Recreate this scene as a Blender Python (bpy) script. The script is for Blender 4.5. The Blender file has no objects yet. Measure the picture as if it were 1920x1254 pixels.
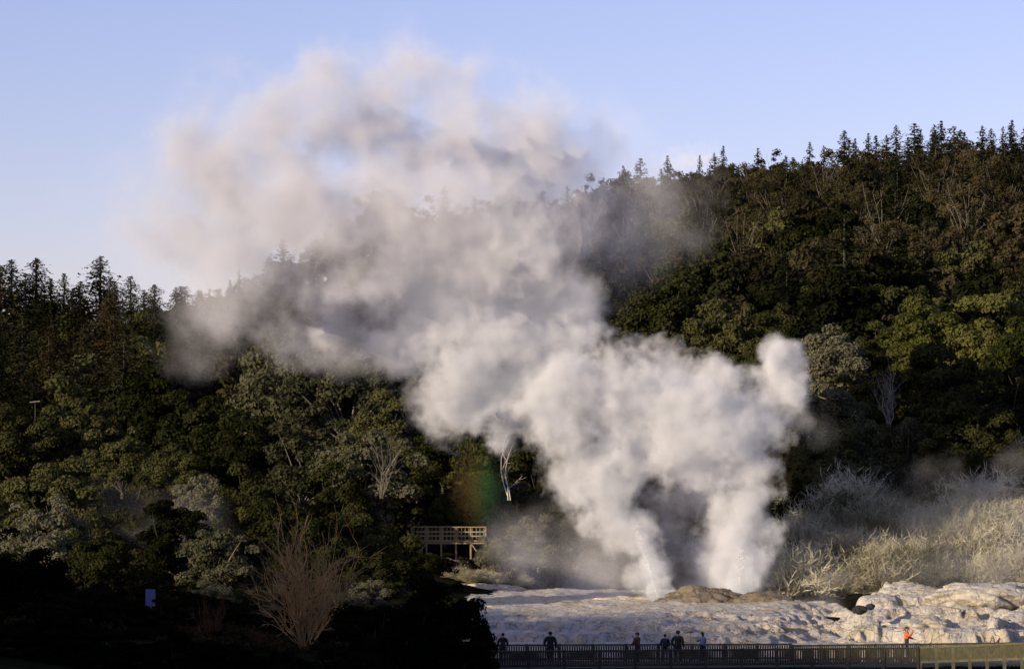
import bpy, bmesh, math, random
import numpy as np
from mathutils import Vector, Matrix, noise as mn
R=math.radians
F=5444.0; CZ=12.0; YH=900.0
random.seed(7)
C=bpy.context.scene.collection
SUN_EL=R(12.0); SX,SY=0.731,0.682

def px(u,v,D): return Vector(((u-960)/F*D, D, CZ-(v-YH)/F*D))
# ------------------------------------------------------------------ object helpers
def tag(o,label=None,cat=None,group=None,kind=None):
    if label: o['label']=label
    if cat: o['category']=cat
    if group: o['group']=group
    if kind: o['kind']=kind
    return o
def link(name,data,parent=None):
    o=bpy.data.objects.new(name,data); C.objects.link(o)
    if parent: o.parent=parent
    return o
def empty(name,loc,label,cat,group=None,rz=0):
    o=bpy.data.objects.new(name,None); C.objects.link(o)
    o.location=loc; o.rotation_euler=(0,0,rz); o.empty_display_size=.3
    return tag(o,label,cat,group)
class MB:
    def __init__(s): s.v=[]; s.f=[]; s.m=[]; s.n=0
    def add(s,v,f,mi=0):
        v=np.asarray(v,float); f=np.asarray(f,int)+s.n
        s.v.append(v); s.f.extend(f.tolist()); s.m.extend([mi]*len(f)); s.n+=len(v)
    def box(s,c,d,rot=None,mi=0):
        c=np.array(c,float); d=np.array(d,float)/2
        v=np.array([[x,y,z] for x in(-1,1) for y in(-1,1) for z in(-1,1)],float)*d
        if rot is not None: v=v@np.array(rot).T
        s.add(v+c,[[0,1,3,2],[4,6,7,5],[0,4,5,1],[2,3,7,6],[0,2,6,4],[1,5,7,3]],mi)
    def beam(s,a,b,w,h,mi=0):
        a=np.array(a,float); b=np.array(b,float); d=b-a; L=np.linalg.norm(d); d/=L
        up=np.array([0,0,1.]) if abs(d[2])<.95 else np.array([1.,0,0])
        sd=np.cross(up,d); sd/=np.linalg.norm(sd); up=np.cross(d,sd)
        s.box((a+b)/2,(L,w,h),np.stack([d,sd,up],1),mi)
    def tube(s,pts,rad,k=5,mi=0):
        pts=np.array(pts,float); n=len(pts); vs=[]
        tg=np.gradient(pts,axis=0)
        for i in range(n):
            t=tg[i]/(np.linalg.norm(tg[i])+1e-9)
            a=np.array([1.,0,0]) if abs(t[0])<.8 else np.array([0,1.,0])
            b=np.cross(t,a); b/=np.linalg.norm(b); a=np.cross(b,t)
            for j in range(k):
                q=2*math.pi*j/k; vs.append(pts[i]+rad[i]*(math.cos(q)*a+math.sin(q)*b))
        fs=[[i*k+j,i*k+(j+1)%k,(i+1)*k+(j+1)%k,(i+1)*k+j] for i in range(n-1) for j in range(k)]
        s.add(vs,fs,mi)
    def leaves(s,c,nrm,size,asp,rng,mi=0):
        c=np.asarray(c); n=len(c)
        nn=nrm/(np.linalg.norm(nrm,axis=1,keepdims=True)+1e-9)
        t=np.cross(nn,rng.normal(size=(n,3))); t/=np.linalg.norm(t,axis=1,keepdims=True)+1e-9
        b=np.cross(nn,t); sz=(size*rng.uniform(.6,1.3,(n,1)))
        v=np.stack([c+t*sz,c+b*sz*asp+nn*sz*.2,c-t*sz,c-b*sz*asp+nn*sz*.2],1).reshape(-1,3)
        s.add(v,np.arange(4*n).reshape(n,4),mi)
    def blades(s,base,tip,w,mi=0):
        base=np.asarray(base); tip=np.asarray(tip); n=len(base)
        d=tip-base; sd=np.cross(d,np.random.default_rng(n).normal(size=(n,3))); sd/=np.linalg.norm(sd,axis=1,keepdims=True)+1e-9
        w=np.asarray(w).reshape(-1,1)
        v=np.stack([base+sd*w,base-sd*w,tip-sd*w*.25,tip+sd*w*.25],1).reshape(-1,3)
        s.add(v,np.arange(4*n).reshape(n,4),mi)
    def mesh(s,name,mats,smooth=False):
        me=bpy.data.meshes.new(name)
        me.from_pydata(np.concatenate(s.v).tolist(),[],s.f)
        for m in (mats if isinstance(mats,(list,tuple)) else [mats]): me.materials.append(m)
        if max(s.m)>0: me.polygons.foreach_set('material_index',s.m)
        if smooth: me.polygons.foreach_set('use_smooth',[True]*len(me.polygons))
        me.update(); return me
    def obj(s,name,mats,parent=None,smooth=False): return link(name,s.mesh(name,mats,smooth),parent)

# ------------------------------------------------------------------ materials
def newmat(name):
    m=bpy.data.materials.new(name); m.use_nodes=True; nt=m.node_tree; nt.nodes.clear()
    return m,nt,nt.nodes.new('ShaderNodeOutputMaterial')
def ramp(nt,fac,cols):
    r=nt.nodes.new('ShaderNodeValToRGB'); e=r.color_ramp.elements
    while len(e)<len(cols): e.new(.5)
    for i,(p,c) in enumerate(cols): e[i].position=p; e[i].color=(*c,1)
    nt.links.new(fac,r.inputs[0]); return r.outputs[0]
def noise(nt,vec,scale,detail=4,rough=.55):
    n=nt.nodes.new('ShaderNodeTexNoise'); n.inputs['Scale'].default_value=scale
    n.inputs['Detail'].default_value=detail; n.inputs['Roughness'].default_value=rough
    nt.links.new(vec,n.inputs['Vector']); return n.outputs['Fac']
def mth(nt,op,a,b=None,c=None,clamp=False):
    n=nt.nodes.new('ShaderNodeMath'); n.operation=op; n.use_clamp=clamp
    for i,x in enumerate((a,b,c)):
        if x is None: continue
        if isinstance(x,(int,float)): n.inputs[i].default_value=x
        else: nt.links.new(x,n.inputs[i])
    return n.outputs[0]
def foliage(name,c1,c2,c3,scale=.6,transl=.28):
    m,nt,out=newmat(name)
    tc=nt.nodes.new('ShaderNodeTexCoord'); oi=nt.nodes.new('ShaderNodeObjectInfo'); ge=nt.nodes.new('ShaderNodeNewGeometry')
    n=noise(nt,tc.outputs['Object'],scale,3)
    f=mth(nt,'ADD',mth(nt,'MULTIPLY',n,.75),mth(nt,'MULTIPLY_ADD',oi.outputs['Random'],.62,-.22))
    f=mth(nt,'ADD',f,mth(nt,'MULTIPLY_ADD',ge.outputs['Random Per Island'],.26,-.10))
    col=ramp(nt,f,[(.2,c1),(.5,c2),(.85,c3)])
    d=nt.nodes.new('ShaderNodeBsdfDiffuse'); t=nt.nodes.new('ShaderNodeBsdfTranslucent'); mx=nt.nodes.new('ShaderNodeMixShader')
    nt.links.new(col,d.inputs[0]); nt.links.new(col,t.inputs[0]); mx.inputs[0].default_value=transl
    nt.links.new(d.outputs[0],mx.inputs[1]); nt.links.new(t.outputs[0],mx.inputs[2]); nt.links.new(mx.outputs[0],out.inputs[0])
    return m
def surf(name,c1,c2,scale=3,rough=.85,bump=0,bscale=8):
    m,nt,out=newmat(name)
    tc=nt.nodes.new('ShaderNodeTexCoord'); oi=nt.nodes.new('ShaderNodeObjectInfo')
    n=noise(nt,tc.outputs['Object'],scale,5)
    col=ramp(nt,mth(nt,'ADD',n,mth(nt,'MULTIPLY_ADD',oi.outputs['Random'],.2,-.1)),[(.3,c1),(.7,c2)])
    p=nt.nodes.new('ShaderNodeBsdfPrincipled'); p.inputs['Roughness'].default_value=rough
    nt.links.new(col,p.inputs['Base Color'])
    if bump:
        b=nt.nodes.new('ShaderNodeBump'); b.inputs['Strength'].default_value=bump; b.inputs['Distance'].default_value=.1
        nt.links.new(noise(nt,tc.outputs['Object'],bscale,6),b.inputs['Height']); nt.links.new(b.outputs[0],p.inputs['Normal'])
    nt.links.new(p.outputs[0],out.inputs[0]); return m
M={}
M['green']=foliage('leaf_green',(.014,.017,.005),(.050,.053,.016),(.112,.108,.040))
M['grey']=foliage('leaf_grey_green',(.040,.042,.020),(.096,.095,.049),(.168,.160,.098))
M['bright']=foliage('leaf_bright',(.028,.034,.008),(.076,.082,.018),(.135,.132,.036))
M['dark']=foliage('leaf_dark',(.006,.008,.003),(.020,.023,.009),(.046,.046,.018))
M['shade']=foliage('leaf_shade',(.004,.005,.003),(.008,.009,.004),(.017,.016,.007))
M['brush']=foliage('leaf_brush',(.010,.008,.004),(.021,.016,.008),(.04,.029,.014))
M['gum']=foliage('leaf_gum',(.018,.017,.008),(.049,.043,.019),(.096,.080,.038),.4)
M['conifer']=foliage('needle_dark',(.007,.010,.005),(.021,.024,.010),(.047,.045,.021),.3,.1)
M['redconifer']=foliage('needle_brown',(.014,.013,.006),(.038,.031,.013),(.076,.057,.025),.3,.1)
M['scrub']=foliage('scrub_pale',(.24,.215,.13),(.46,.42,.28),(.66,.61,.45),.5,.2)
M['scrubg']=foliage('scrub_olive',(.08,.078,.036),(.16,.15,.078),(.28,.26,.15),.5,.2)
M['twig']=surf('twig_tan',(.28,.165,.055),(.44,.275,.10),2)
M['twigbrown']=foliage('twig_rust',(.04,.024,.012),(.07,.042,.02),(.11,.064,.03),.5,.1)
M['bark']=surf('bark_brown',(.03,.024,.017),(.07,.057,.042),2)
M['midbark']=surf('bark_grey',(.08,.07,.052),(.17,.15,.115),2)
M['palebark']=surf('bark_pale',(.15,.13,.10),(.28,.25,.205),2)
M['whitebark']=surf('bark_white',(.4,.37,.32),(.58,.54,.48),2)
M['wood']=surf('weathered_wood_shaded',(.026,.025,.016),(.065,.06,.036),4)  # railing wood with the shade put into its colour
M['woodlit']=surf('greenish_wood_sunlit',(.075,.07,.036),(.15,.138,.075),4)  # lighter copy of the railing wood, sunlight put into its colour
M['woodpale']=surf('pale_wood',(.22,.17,.095),(.36,.285,.165),4)
M['earth']=surf('orange_earth',(.17,.115,.065),(.33,.245,.15),.8,bump=.6)
M['blackrock']=surf('black_rock',(.012,.012,.012),(.04,.038,.035),3,bump=.8)
M['water']=surf('water_white',(.85,.86,.88),(.95,.95,.96),3,.4)

def sinter(name,base):
    m,nt,out=newmat(name); ge=nt.nodes.new('ShaderNodeNewGeometry'); P=ge.outputs['Position']
    n1=noise(nt,P,.35,6,.6); n2=noise(nt,P,1.8,8,.7)
    c=ramp(nt,n2,[(.28,tuple(x*.40 for x in base)),(.45,tuple(x*.84 for x in base)),(.66,base)])
    st=ramp(nt,n1,[(.47,(1,1,1)),(.58,(1,.96,.82)),(.69,(.88,.79,.62)),(.82,(.52,.48,.42))])
    mx=nt.nodes.new('ShaderNodeMix'); mx.data_type='RGBA'; mx.blend_type='MULTIPLY'; mx.inputs[0].default_value=1
    nt.links.new(c,mx.inputs[6]); nt.links.new(st,mx.inputs[7])
    p=nt.nodes.new('ShaderNodeBsdfPrincipled'); p.inputs['Roughness'].default_value=.8; p.inputs['Specular IOR Level'].default_value=.25
    b=nt.nodes.new('ShaderNodeBump'); b.inputs['Strength'].default_value=.9; b.inputs['Distance'].default_value=.35
    vo=nt.nodes.new('ShaderNodeTexVoronoi'); vo.inputs['Scale'].default_value=.75; vo.feature='DISTANCE_TO_EDGE'
    wv=nt.nodes.new('ShaderNodeVectorMath'); wv.operation='ADD'; nt.links.new(P,wv.inputs[0])
    nz=nt.nodes.new('ShaderNodeTexNoise'); nz.inputs['Scale'].default_value=.8; nz.inputs['Detail'].default_value=5
    ns=nt.nodes.new('ShaderNodeVectorMath'); ns.operation='SCALE'; ns.inputs['Scale'].default_value=2.2
    nt.links.new(P,nz.inputs['Vector']); nt.links.new(nz.outputs['Color'],ns.inputs[0]); nt.links.new(ns.outputs[0],wv.inputs[1])
    nt.links.new(wv.outputs[0],vo.inputs['Vector'])
    ck=ramp(nt,vo.outputs['Distance'],[(.0,(.45,.41,.36)),(.035,(1,1,1))])
    m2=nt.nodes.new('ShaderNodeMix'); m2.data_type='RGBA'; m2.blend_type='MULTIPLY'; m2.inputs[0].default_value=.8
    nt.links.new(mx.outputs[2],m2.inputs[6]); nt.links.new(ck,m2.inputs[7]); nt.links.new(m2.outputs[2],p.inputs['Base Color'])
    hh=mth(nt,'ADD',noise(nt,P,2.2,9,.72),mth(nt,'MULTIPLY',mth(nt,'MINIMUM',vo.outputs['Distance'],.06),3.0))
    nt.links.new(hh,b.inputs['Height']); nt.links.new(b.outputs[0],p.inputs['Normal'])
    nt.links.new(p.outputs[0],out.inputs[0]); return m
M['sinter']=sinter('sinter_rock',(.72,.66,.55))
M['brownrock']=sinter('brown_rock',(.27,.23,.175))
def groundmat():
    m,nt,out=newmat('forest_floor'); ge=nt.nodes.new('ShaderNodeNewGeometry'); P=ge.outputs['Position']
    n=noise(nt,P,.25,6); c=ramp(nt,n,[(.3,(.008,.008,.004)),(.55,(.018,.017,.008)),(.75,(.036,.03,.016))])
    p=nt.nodes.new('ShaderNodeBsdfPrincipled'); p.inputs['Roughness'].default_value=1; p.inputs['Specular IOR Level'].default_value=0
    nt.links.new(c,p.inputs['Base Color']); nt.links.new(p.outputs[0],out.inputs[0]); return m
M['ground']=groundmat()

# ------------------------------------------------------------------ terrain
US=np.array([-200,100,350,500,700,850,1000,1200,1400,1600,1750,1950,2200.])
DS=np.array([60,120,150,170,185,200,230,245,260,280,300,350,420,520,620,720,850,1200,3400.])
T=np.array([
[8,5,5,4,3.6,3.6,5,7,9,11.5,14,19,25,29,31,31,28,20,0],
[8,4,4,3.2,3,3.2,5,7,9,11,13,18,24,28,30,30,27,20,0],
[8,3,3,2.5,2.5,3,4.5,6.5,8.5,11,13.5,19,26,33,38,41,38,25,0],
[8,2.5,2.5,2,2.2,2.8,4,6,8.5,11.5,14,20,28,38,46,52,48,30,0],
[8,2,1.8,1.6,1.8,2.6,3.8,5.5,8,11.5,14.5,22,32,46,59,67,62,40,0],
[8,1,.8,.8,1,1.8,3,4.3,6,10,13.5,22,33,48,60,67,62,40,0],
[8,.6,.6,.6,.8,1.2,2.4,2.9,4.5,8.5,12.5,22,34,49,61,68,63,40,0],
[8,.5,.5,.5,.7,1,2.2,2.8,4.5,9,13.5,24,36,52,64,72,66,45,0],
[8,.5,.5,.5,.7,1,2.2,3.4,7,11.5,16,26,39,54,68,76,71,48,0],
[8,.5,.5,.5,.7,1,3.8,8,12,15.5,18.5,28,41,56,70,78,74,50,0],
[8,.5,.5,.5,.7,1,4.0,8.4,12.6,16,18.5,28,42,57,71,80,77,53,0],
[8,.5,.5,.5,.7,1,4.2,8.8,13,16,18.5,28,42,58,72,81,79,55,0],
[8,.5,.5,.5,.7,1,4.2,8.8,13,16,18.5,28,42,58,72,81,79,55,0]])
def sst(x): x=np.clip(x,0,1); return x*x*(3-2*x)
def ground(x,y):
    x=np.asarray(x,float); y=np.asarray(y,float)
    D=np.clip(y,60,3399); u=np.clip(x/D*F+960,-199,2199)
    ui=np.clip(np.searchsorted(US,u,side='right')-1,0,len(US)-2); di=np.clip(np.searchsorted(DS,D,side='right')-1,0,len(DS)-2)
    fu=(u-US[ui])/(US[ui+1]-US[ui]); fd=(D-DS[di])/(DS[di+1]-DS[di])
    z=(T[ui,di]*(1-fu)+T[ui+1,di]*fu)*(1-fd)+(T[ui,di+1]*(1-fu)+T[ui+1,di+1]*fu)*fd
    z=z+sst((y-250)/100)*(1.2*np.sin(x*.11+y*.05)+.9*np.sin(x*.05-y*.09+1.3))
    z=np.where(y<60,9.5+(z-9.5)*np.clip(y/60,0,1),z)
    X=x+262.6
    H=80.0-.08*np.clip(X-8,-60,60)-5*sst((X-17)/6)+6*sst((-15-X)/6)+.7*np.sin(x*.35)
    ridge=9.5+sst((-10-y)/70)*(H-9.5)*(1-sst((-170-y)/90)*.8)  # unseen ridge behind the camera, crest shaped to shade the foreground
    return np.where(y<0,ridge,z)
def gz(x,y): return float(ground(x,y))
ys=np.concatenate([np.linspace(-270,0,55)[:-1],np.linspace(0,170,40)[:-1],np.linspace(170,310,80)[:-1],np.linspace(310,780,90)[:-1],np.linspace(780,3400,25)])
xs=np.concatenate([np.linspace(-1700,-330,20)[:-1],np.linspace(-330,-150,60)[:-1],np.linspace(-150,150,130)[:-1],np.linspace(150,1700,25)])
XX,YY=np.meshgrid(xs,ys); ZZ=ground(XX,YY)
b=MB(); nx,ny=len(xs),len(ys)
idx=np.arange(nx*ny).reshape(ny,nx)
b.add(np.stack([XX,YY,ZZ],-1).reshape(-1,3),np.stack([idx[:-1,:-1],idx[:-1,1:],idx[1:,1:],idx[1:,:-1]],-1).reshape(-1,4))
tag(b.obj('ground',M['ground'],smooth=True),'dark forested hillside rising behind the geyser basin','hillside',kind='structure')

_rg=np.random.default_rng(3); _tab=_rg.random((64,64))
def vn(x,y):
    xi=np.floor(x).astype(int); yi=np.floor(y).astype(int); fx=sst(x-xi); fy=sst(y-yi)
    g=lambda a,b_:_tab[a%64,b_%64]
    return (g(xi,yi)*(1-fx)+g(xi+1,yi)*fx)*(1-fy)+(g(xi,yi+1)*(1-fx)+g(xi+1,yi+1)*fx)*fy
def fbm(x,y,o=5):
    s=0;a=.5
    for i in range(o): s=s+a*vn(x*2**i+17*i,y*2**i+5*i); a*=.5
    return s
# rock terrace: low stepped bank, ragged edge
xs=np.linspace(-11,46,420); ys=np.linspace(179,250,480); X,Y=np.meshgrid(xs,ys)
U=X/Y*F+960
n1=fbm(X*.13,Y*.13); n2=fbm(X*.45+9,Y*.45,5); n3=fbm(X*.9+3,Y*.9+8,5); n4=fbm(X*.30+31,Y*.55+12,6)
bil=np.abs(fbm(X*.32+50,Y*.32+7,5)-.46)*2; rnd=1-np.clip(bil*3.2,0,1)**.6
e=(Y-(186.5+8*(n1-.5)+6*(n2-.5)+3*(n3-.5)))
left=sst((U-835-70*(n1-.5))/60)*(1-sst((U-1430-260*(n2-.5)-2.2*(Y-190))/120))
stp=.42*sst(e/.5)+.33*sst((e-2.2-5*n2)/.45)+.25*sst((e-5-7*n1)/.8)
zl=1.42*left*stp
rr=sst((U-1560-200*(n2-.5)+(Y-190)*-2)/90)
rm=rr*(1.0*sst((e+2)/.7)+.75*sst((e-2.5-4*n2)/.6)+.65*sst((e-7-7*n1)/1.4))
front=sst((Y-180.2-1.2*n2)/2.2)
base=np.minimum(ground(X,Y)+.2,1.42+1.2*sst((Y-224)/22)); base=np.where(Y<215,.4+(1.42-.4)*front,base)
act=np.clip(np.maximum(left*stp,rr),0,1)
led=n4*9; led=(np.floor(led)+sst((led-np.floor(led)-.62)/.3))/9
Zt=base+np.maximum(zl*(1-.75*sst((Y-224)/22)),rm*(1-sst((Y-226)/20)*.5))
Zt=Zt+front*(-.14*rnd*(.4+.6*act)+.12)+front*.34*(n3-.5)+1.5*(led-.47)*front*(.25+.75*rr)+.3*(n1-.5)*act
Zt=Zt-1.5*(1-sst((X+11)/4))-3.5*sst((Y-238)/12)
b=MB(); idx=np.arange(X.size).reshape(X.shape)
b.add(np.stack([X,Y,Zt],-1).reshape(-1,3),np.stack([idx[:-1,:-1],idx[:-1,1:],idx[1:,1:],idx[1:,:-1]],-1).reshape(-1,4))
tag(b.obj('rock_terrace',M['sinter'],smooth=True),'pale stepped mineral rock terrace below the geysers','rock',kind='structure')
def terr(x,y):
    i=int(np.clip((y-179)/71*479,0,479)); j=int(np.clip((x+11)/57*419,0,419)); return float(Zt[i,j])
def boulder(name,u,v,D,w,h,dep,mat,label,cat='rock',seed=0,grp=None,onterr=False):
    rng=np.random.default_rng(seed)
    bm=bmesh.new(); bmesh.ops.create_icosphere(bm,subdivisions=5,radius=1)
    ph=rng.uniform(0,50,3)
    for vt in bm.verts:
        c=vt.co; k=1+.6*(float(fbm(np.array(c.x*1.8+ph[0]+c.z),np.array(c.y*1.8+ph[1]+c.z*.7)))-.5)+.2*(float(vn(np.array(c.x*6+ph[2]),np.array(c.y*6+c.z*5)))-.5)
        vt.co=Vector((c.x*k*w/2,c.y*k*dep/2,c.z*k*h))
    me=bpy.data.meshes.new(name); bm.to_mesh(me); bm.free(); me.materials.append(mat)
    me.polygons.foreach_set('use_smooth',[True]*len(me.polygons))
    o=link(name,me); p=px(u,v,D)
    if onterr: p.z=terr(p.x,D)+h*.1
    o.location=p; tag(o,label,cat,grp); return o
boulder('rock_mound',1325,1143,216,8.0,1.75,5,M['brownrock'],'smooth brown rock mound at the foot of the two geysers',seed=1)
boulder('rock_mound',1425,1147,215,5.8,1.4,4,M['brownrock'],'smaller brown rock mound just right of the larger mound',seed=2)
boulder('rock_mound',1175,1135,222,6.5,.7,4,M['sinter'],'low pale rock hump left of the left geyser vent',seed=3)
boulder('boulder',1840,1150,196,7,1.0,5,M['sinter'],'broad grey boulder on the right side of the pale terrace',seed=4,onterr=True)
boulder('boulder',1720,1165,190,5,.9,4,M['sinter'],'pale boulder in the middle of the right rock outcrop',seed=5,onterr=True)
boulder('boulder',1540,1118,226,6.5,.8,4,M['sinter'],'flat grey boulder in the steamy gap below the pale scrub',seed=6)
boulder('boulder',1885,1118,207,5,.7,4,M['sinter'],'pale boulder at the upper right edge of the outcrop',seed=8,onterr=True)
boulder('boulder',1440,1172,191,2.6,.5,2,M['sinter'],'grey boulder at the right tip of the left terrace',seed=13,onterr=True)
boulder('boulder',1270,1170,189,2.0,.45,1.6,M['sinter'],'grey boulder on the front lip of the left terrace',seed=14,onterr=True)
boulder('black_rock',1612,1143,187,1.0,.3,.8,M['blackrock'],'jagged black rock lump on pale stone, right of the gap',seed=9)
boulder('black_rock',1632,1137,187,.6,.2,.6,M['blackrock'],'small black rock at the tip of the jagged black lump',seed=10)
boulder('earth_bank',852,1070,247,5.2,1.0,4,M['earth'],'bare orange brown earth bank under the wooden platform','bank',seed=11)
boulder('rock_mound',900,1110,238,7,.7,5,M['sinter'],'pale stone shelf at the left end of the terrace',seed=12)

# ------------------------------------------------------------------ tree meshes
def limb(rng,a,c,bend):
    a=np.array(a);c=np.array(c); m=(a+c)/2+rng.normal(size=3)*bend; m[2]+=bend*.3
    t=np.linspace(0,1,6)[:,None]; return (1-t)**2*a+2*t*(1-t)*m+t*t*c
def broadleaf(seed,Rr=4,H=9,ncl=64,nl=320,leaf=.175,cz=.5,bark='bark',mat='green',low=-.75,dens=1.,limbs=14):
    rng=np.random.default_rng(seed); cr=MB(); tr=MB()
    cs=[]; lob=rng.uniform(0,6.28,4)
    while len(cs)<ncl:
        d=rng.normal(size=3); d/=np.linalg.norm(d)
        if d[2]<low: continue
        az=math.atan2(d[1],d[0])
        f=rng.uniform(.45,.92)*(1+.18*math.sin(3*az+lob[0])+.14*math.sin(2*az+lob[1]+3*d[2]))
        cs.append(np.array([d[0]*Rr*f,d[1]*Rr*f,H*cz+d[2]*H*(1-cz)*f*1.02]))
    for c in cs:
        r=Rr*rng.uniform(.15,.31); n=int(nl*dens*(r/(Rr*.25))**2)
        d=rng.normal(size=(n,3)); d[:,2]=np.where(d[:,2]<-.3*np.abs(d).max(1),-d[:,2],d[:,2]); d/=np.linalg.norm(d,axis=1,keepdims=True)
        p=c+d*r*(rng.uniform(.3,1.2,(n,1))**.6)*np.array([1,1,.85])
        cr.leaves(p,d+rng.normal(size=(n,3))*.45,leaf,.6,rng)
    fork=np.array([0,0,H*.2]); tr.tube([[0,0,-1],[rng.normal()*.1,0,H*.1],fork],[Rr*.07,Rr*.055,Rr*.05],6)
    for c in cs[:limbs]:
        tr.tube(limb(rng,fork,c,Rr*.12),np.linspace(Rr*.026,Rr*.006,6),4)
    return cr.mesh('crown',M[mat]),tr.mesh('trunk',M[bark],True),Rr,H
def conifer(seed,H=20,Rm=4.6,lv=34,nb=9,leaf=.5,mat='conifer',pw=.62,join=True,droop=.35,sparse=.12):
    rng=np.random.default_rng(seed); cr=MB(); tr=MB()
    for i in range(lv):
        t=.1+.9*i/(lv-1); z=H*t; rad=Rm*(1-t)**pw*rng.uniform(.6,1.15)+.1
        for j in range(max(4,int(nb*(1-t*.3)))):
            if rng.random()<sparse: continue
            a=rng.uniform(0,6.28); L=rad*rng.uniform(.45,1.2); n=int(3+L*4.2)
            s=np.linspace(.12,1,n)
            P=np.stack([np.cos(a)*L*s,np.sin(a)*L*s,z+L*(.25*s-droop*1.4*s*s)],1)+rng.normal(size=(n,3))*.13
            nr=np.tile([math.cos(a)*.4,math.sin(a)*.4,1.],(n,1))+rng.normal(size=(n,3))*.5
            cr.leaves(P,nr,leaf*(.5+.55*(1-t)),.5,rng)
    (cr if join else tr).tube([[0,0,-1],[0,0,H*.5],[0,0,H*1.01]],[H*.016,H*.011,.04],5,1 if join else 0)
    if join: return cr.mesh('conifer',[M[mat],M['bark']]),None,Rm,H
    return cr.mesh('crown',M[mat]),tr.mesh('trunk',M['bark'],True),Rm,H
def gum(seed,H=13,Rr=4,ncl=26,nl=120,mat='gum',bark='midbark',lr=.065,nb=6):
    rng=np.random.default_rng(seed); cr=MB()
    lean=rng.normal(size=2)*.7; fork=np.array([lean[0],lean[1],H*rng.uniform(.25,.45)])
    cr.tube([[0,0,-1],[lean[0]*.5,lean[1]*.5,H*.2],fork],[.17,.12,.1],5,1)
    for i in range(ncl):
        a=rng.uniform(0,6.28); q=rng.uniform(.15,1)
        c=np.array([math.cos(a)*Rr*q,math.sin(a)*Rr*q,H*rng.uniform(.3,1)-q*q*H*.12])
        if i<9: cr.tube(limb(rng,fork*rng.uniform(.7,1),c,.5),np.linspace(.07,.02,6),4,1)
        r=Rr*rng.uniform(.15,.32); m=int(nl*(r/Rr/.24)**2)
        d=rng.normal(size=(m,3)); d/=np.linalg.norm(d,axis=1,keepdims=True)
        cr.leaves(c+d*r*rng.uniform(.2,1.2,(m,1))*[1,1,.8],d+rng.normal(size=(m,3))*.7,.26,.5,rng,0)
    for i in range(nb):
        a=rng.uniform(0,6.28); c=np.array([math.cos(a)*Rr*.8,math.sin(a)*Rr*.8,H*rng.uniform(.6,1.05)])
        L=limb(rng,fork,c,.7); cr.tube(L,np.linspace(lr,lr*.3,6),4,1)
        if nb>8:
            for j in range(3):
                s=rng.integers(2,6); cr.tube([L[s],L[s]+rng.normal(size=3)*.9+[0,0,.6]],[lr*.4,lr*.15],3,1)
    return cr.mesh('gum_tree',[M[mat],M[bark]]),None,Rr,H
def scrubmesh(seed,mat,Rr=1.8,H=2.4,n=1000,w=.018):
    rng=np.random.default_rng(seed); b=MB()
    a=rng.uniform(0,6.28,n); q=np.sqrt(rng.random(n))*Rr*.55
    base=np.stack([np.cos(a)*q,np.sin(a)*q,rng.uniform(-.3,.1,n)],1)
    hh=H*(1-.55*(q/(Rr*.5))**2)*rng.uniform(.5,1.05,n)
    out=np.stack([np.cos(a)*q*.9,np.sin(a)*q*.9,hh*.6],1)+rng.normal(size=(n,3))*[.22,.22,.05]
    mid=base+out; tip=mid+np.stack([np.cos(a)*q*.7,np.sin(a)*q*.7,hh*.3],1)+rng.normal(size=(n,3))*[.28,.28,.1]
    b.blades(base,mid,np.full(n,w)); b.blades(mid,tip,np.full(n,w))
    for k in range(6):
        s=rng.random((n,1))*.85+.15; st=mid*(1-s)+tip*s
        b.blades(st,st+rng.normal(size=(n,3))*[.2,.2,.14]+[0,0,.12],np.full(n,w*.9))
    return b.mesh('scrub_bush',M[mat])
def bare(seed,mat,H=6,spread=2.6,stems=14,r0=.06,sub=5,crook=.25,qmin=.15):
    rng=np.random.default_rng(seed); b=MB()
    for i in range(stems):
        a=rng.uniform(0,6.28); q=rng.uniform(qmin,1)
        top=np.array([math.cos(a)*spread*q,math.sin(a)*spread*q,H*(1-.3*q*q)*rng.uniform(.7,1.02)])
        L=limb(rng,[math.cos(a)*.15,math.sin(a)*.15,-.4],top,crook)
        L[1:5]+=rng.normal(size=(4,3))*crook*.25
        b.tube(L,np.linspace(r0,r0*.25,6),5)
        for j in range(sub):
            s=rng.integers(1,5); st=L[s]; en=st+(L[5]-L[2])*rng.uniform(.3,.7)+rng.normal(size=3)*H*.1+[0,0,H*.05]
            K=limb(rng,st,en,crook*.6); b.tube(K,np.linspace(r0*.45,r0*.15,6),4)
            for m in range(5):
                s2=rng.integers(1,6); e2=K[s2]+(K[5]-K[1])*.4+rng.normal(size=3)*H*.05
                b.tube([K[s2],(K[s2]+e2)/2+rng.normal(size=3)*.06,e2],[r0*.2,r0*.15,r0*.09],3)
    return b.mesh('branches',M[mat])

BL=[broadleaf(10+i) for i in range(5)]
BG=[broadleaf(30+i,mat='grey',bark='palebark',nl=240,limbs=20) for i in range(4)]
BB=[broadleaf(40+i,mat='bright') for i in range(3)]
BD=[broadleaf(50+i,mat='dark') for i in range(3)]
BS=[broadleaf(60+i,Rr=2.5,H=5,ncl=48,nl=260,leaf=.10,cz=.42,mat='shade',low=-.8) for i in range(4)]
BR=[broadleaf(65+i,Rr=2.5,H=5,ncl=40,nl=160,leaf=.10,cz=.42,mat='brush',low=-.8) for i in range(2)]
BM=[broadleaf(67+i,Rr=2.5,H=5,ncl=44,nl=200,leaf=.11,cz=.42,mat='green' if i else 'grey',low=-.8) for i in range(2)]
BF=[broadleaf(70+i,ncl=44,nl=110,leaf=.29,mat=['green','dark','dark','gum','green','gum'][i]) for i in range(6)]
CO=[conifer(80+i,Rm=4.4) for i in range(4)]
CN=[conifer(90+i,lv=50,nb=13,leaf=.36,Rm=5.4,pw=.56,join=False,mat='redconifer' if i%2 else 'conifer') for i in range(4)]
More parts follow.
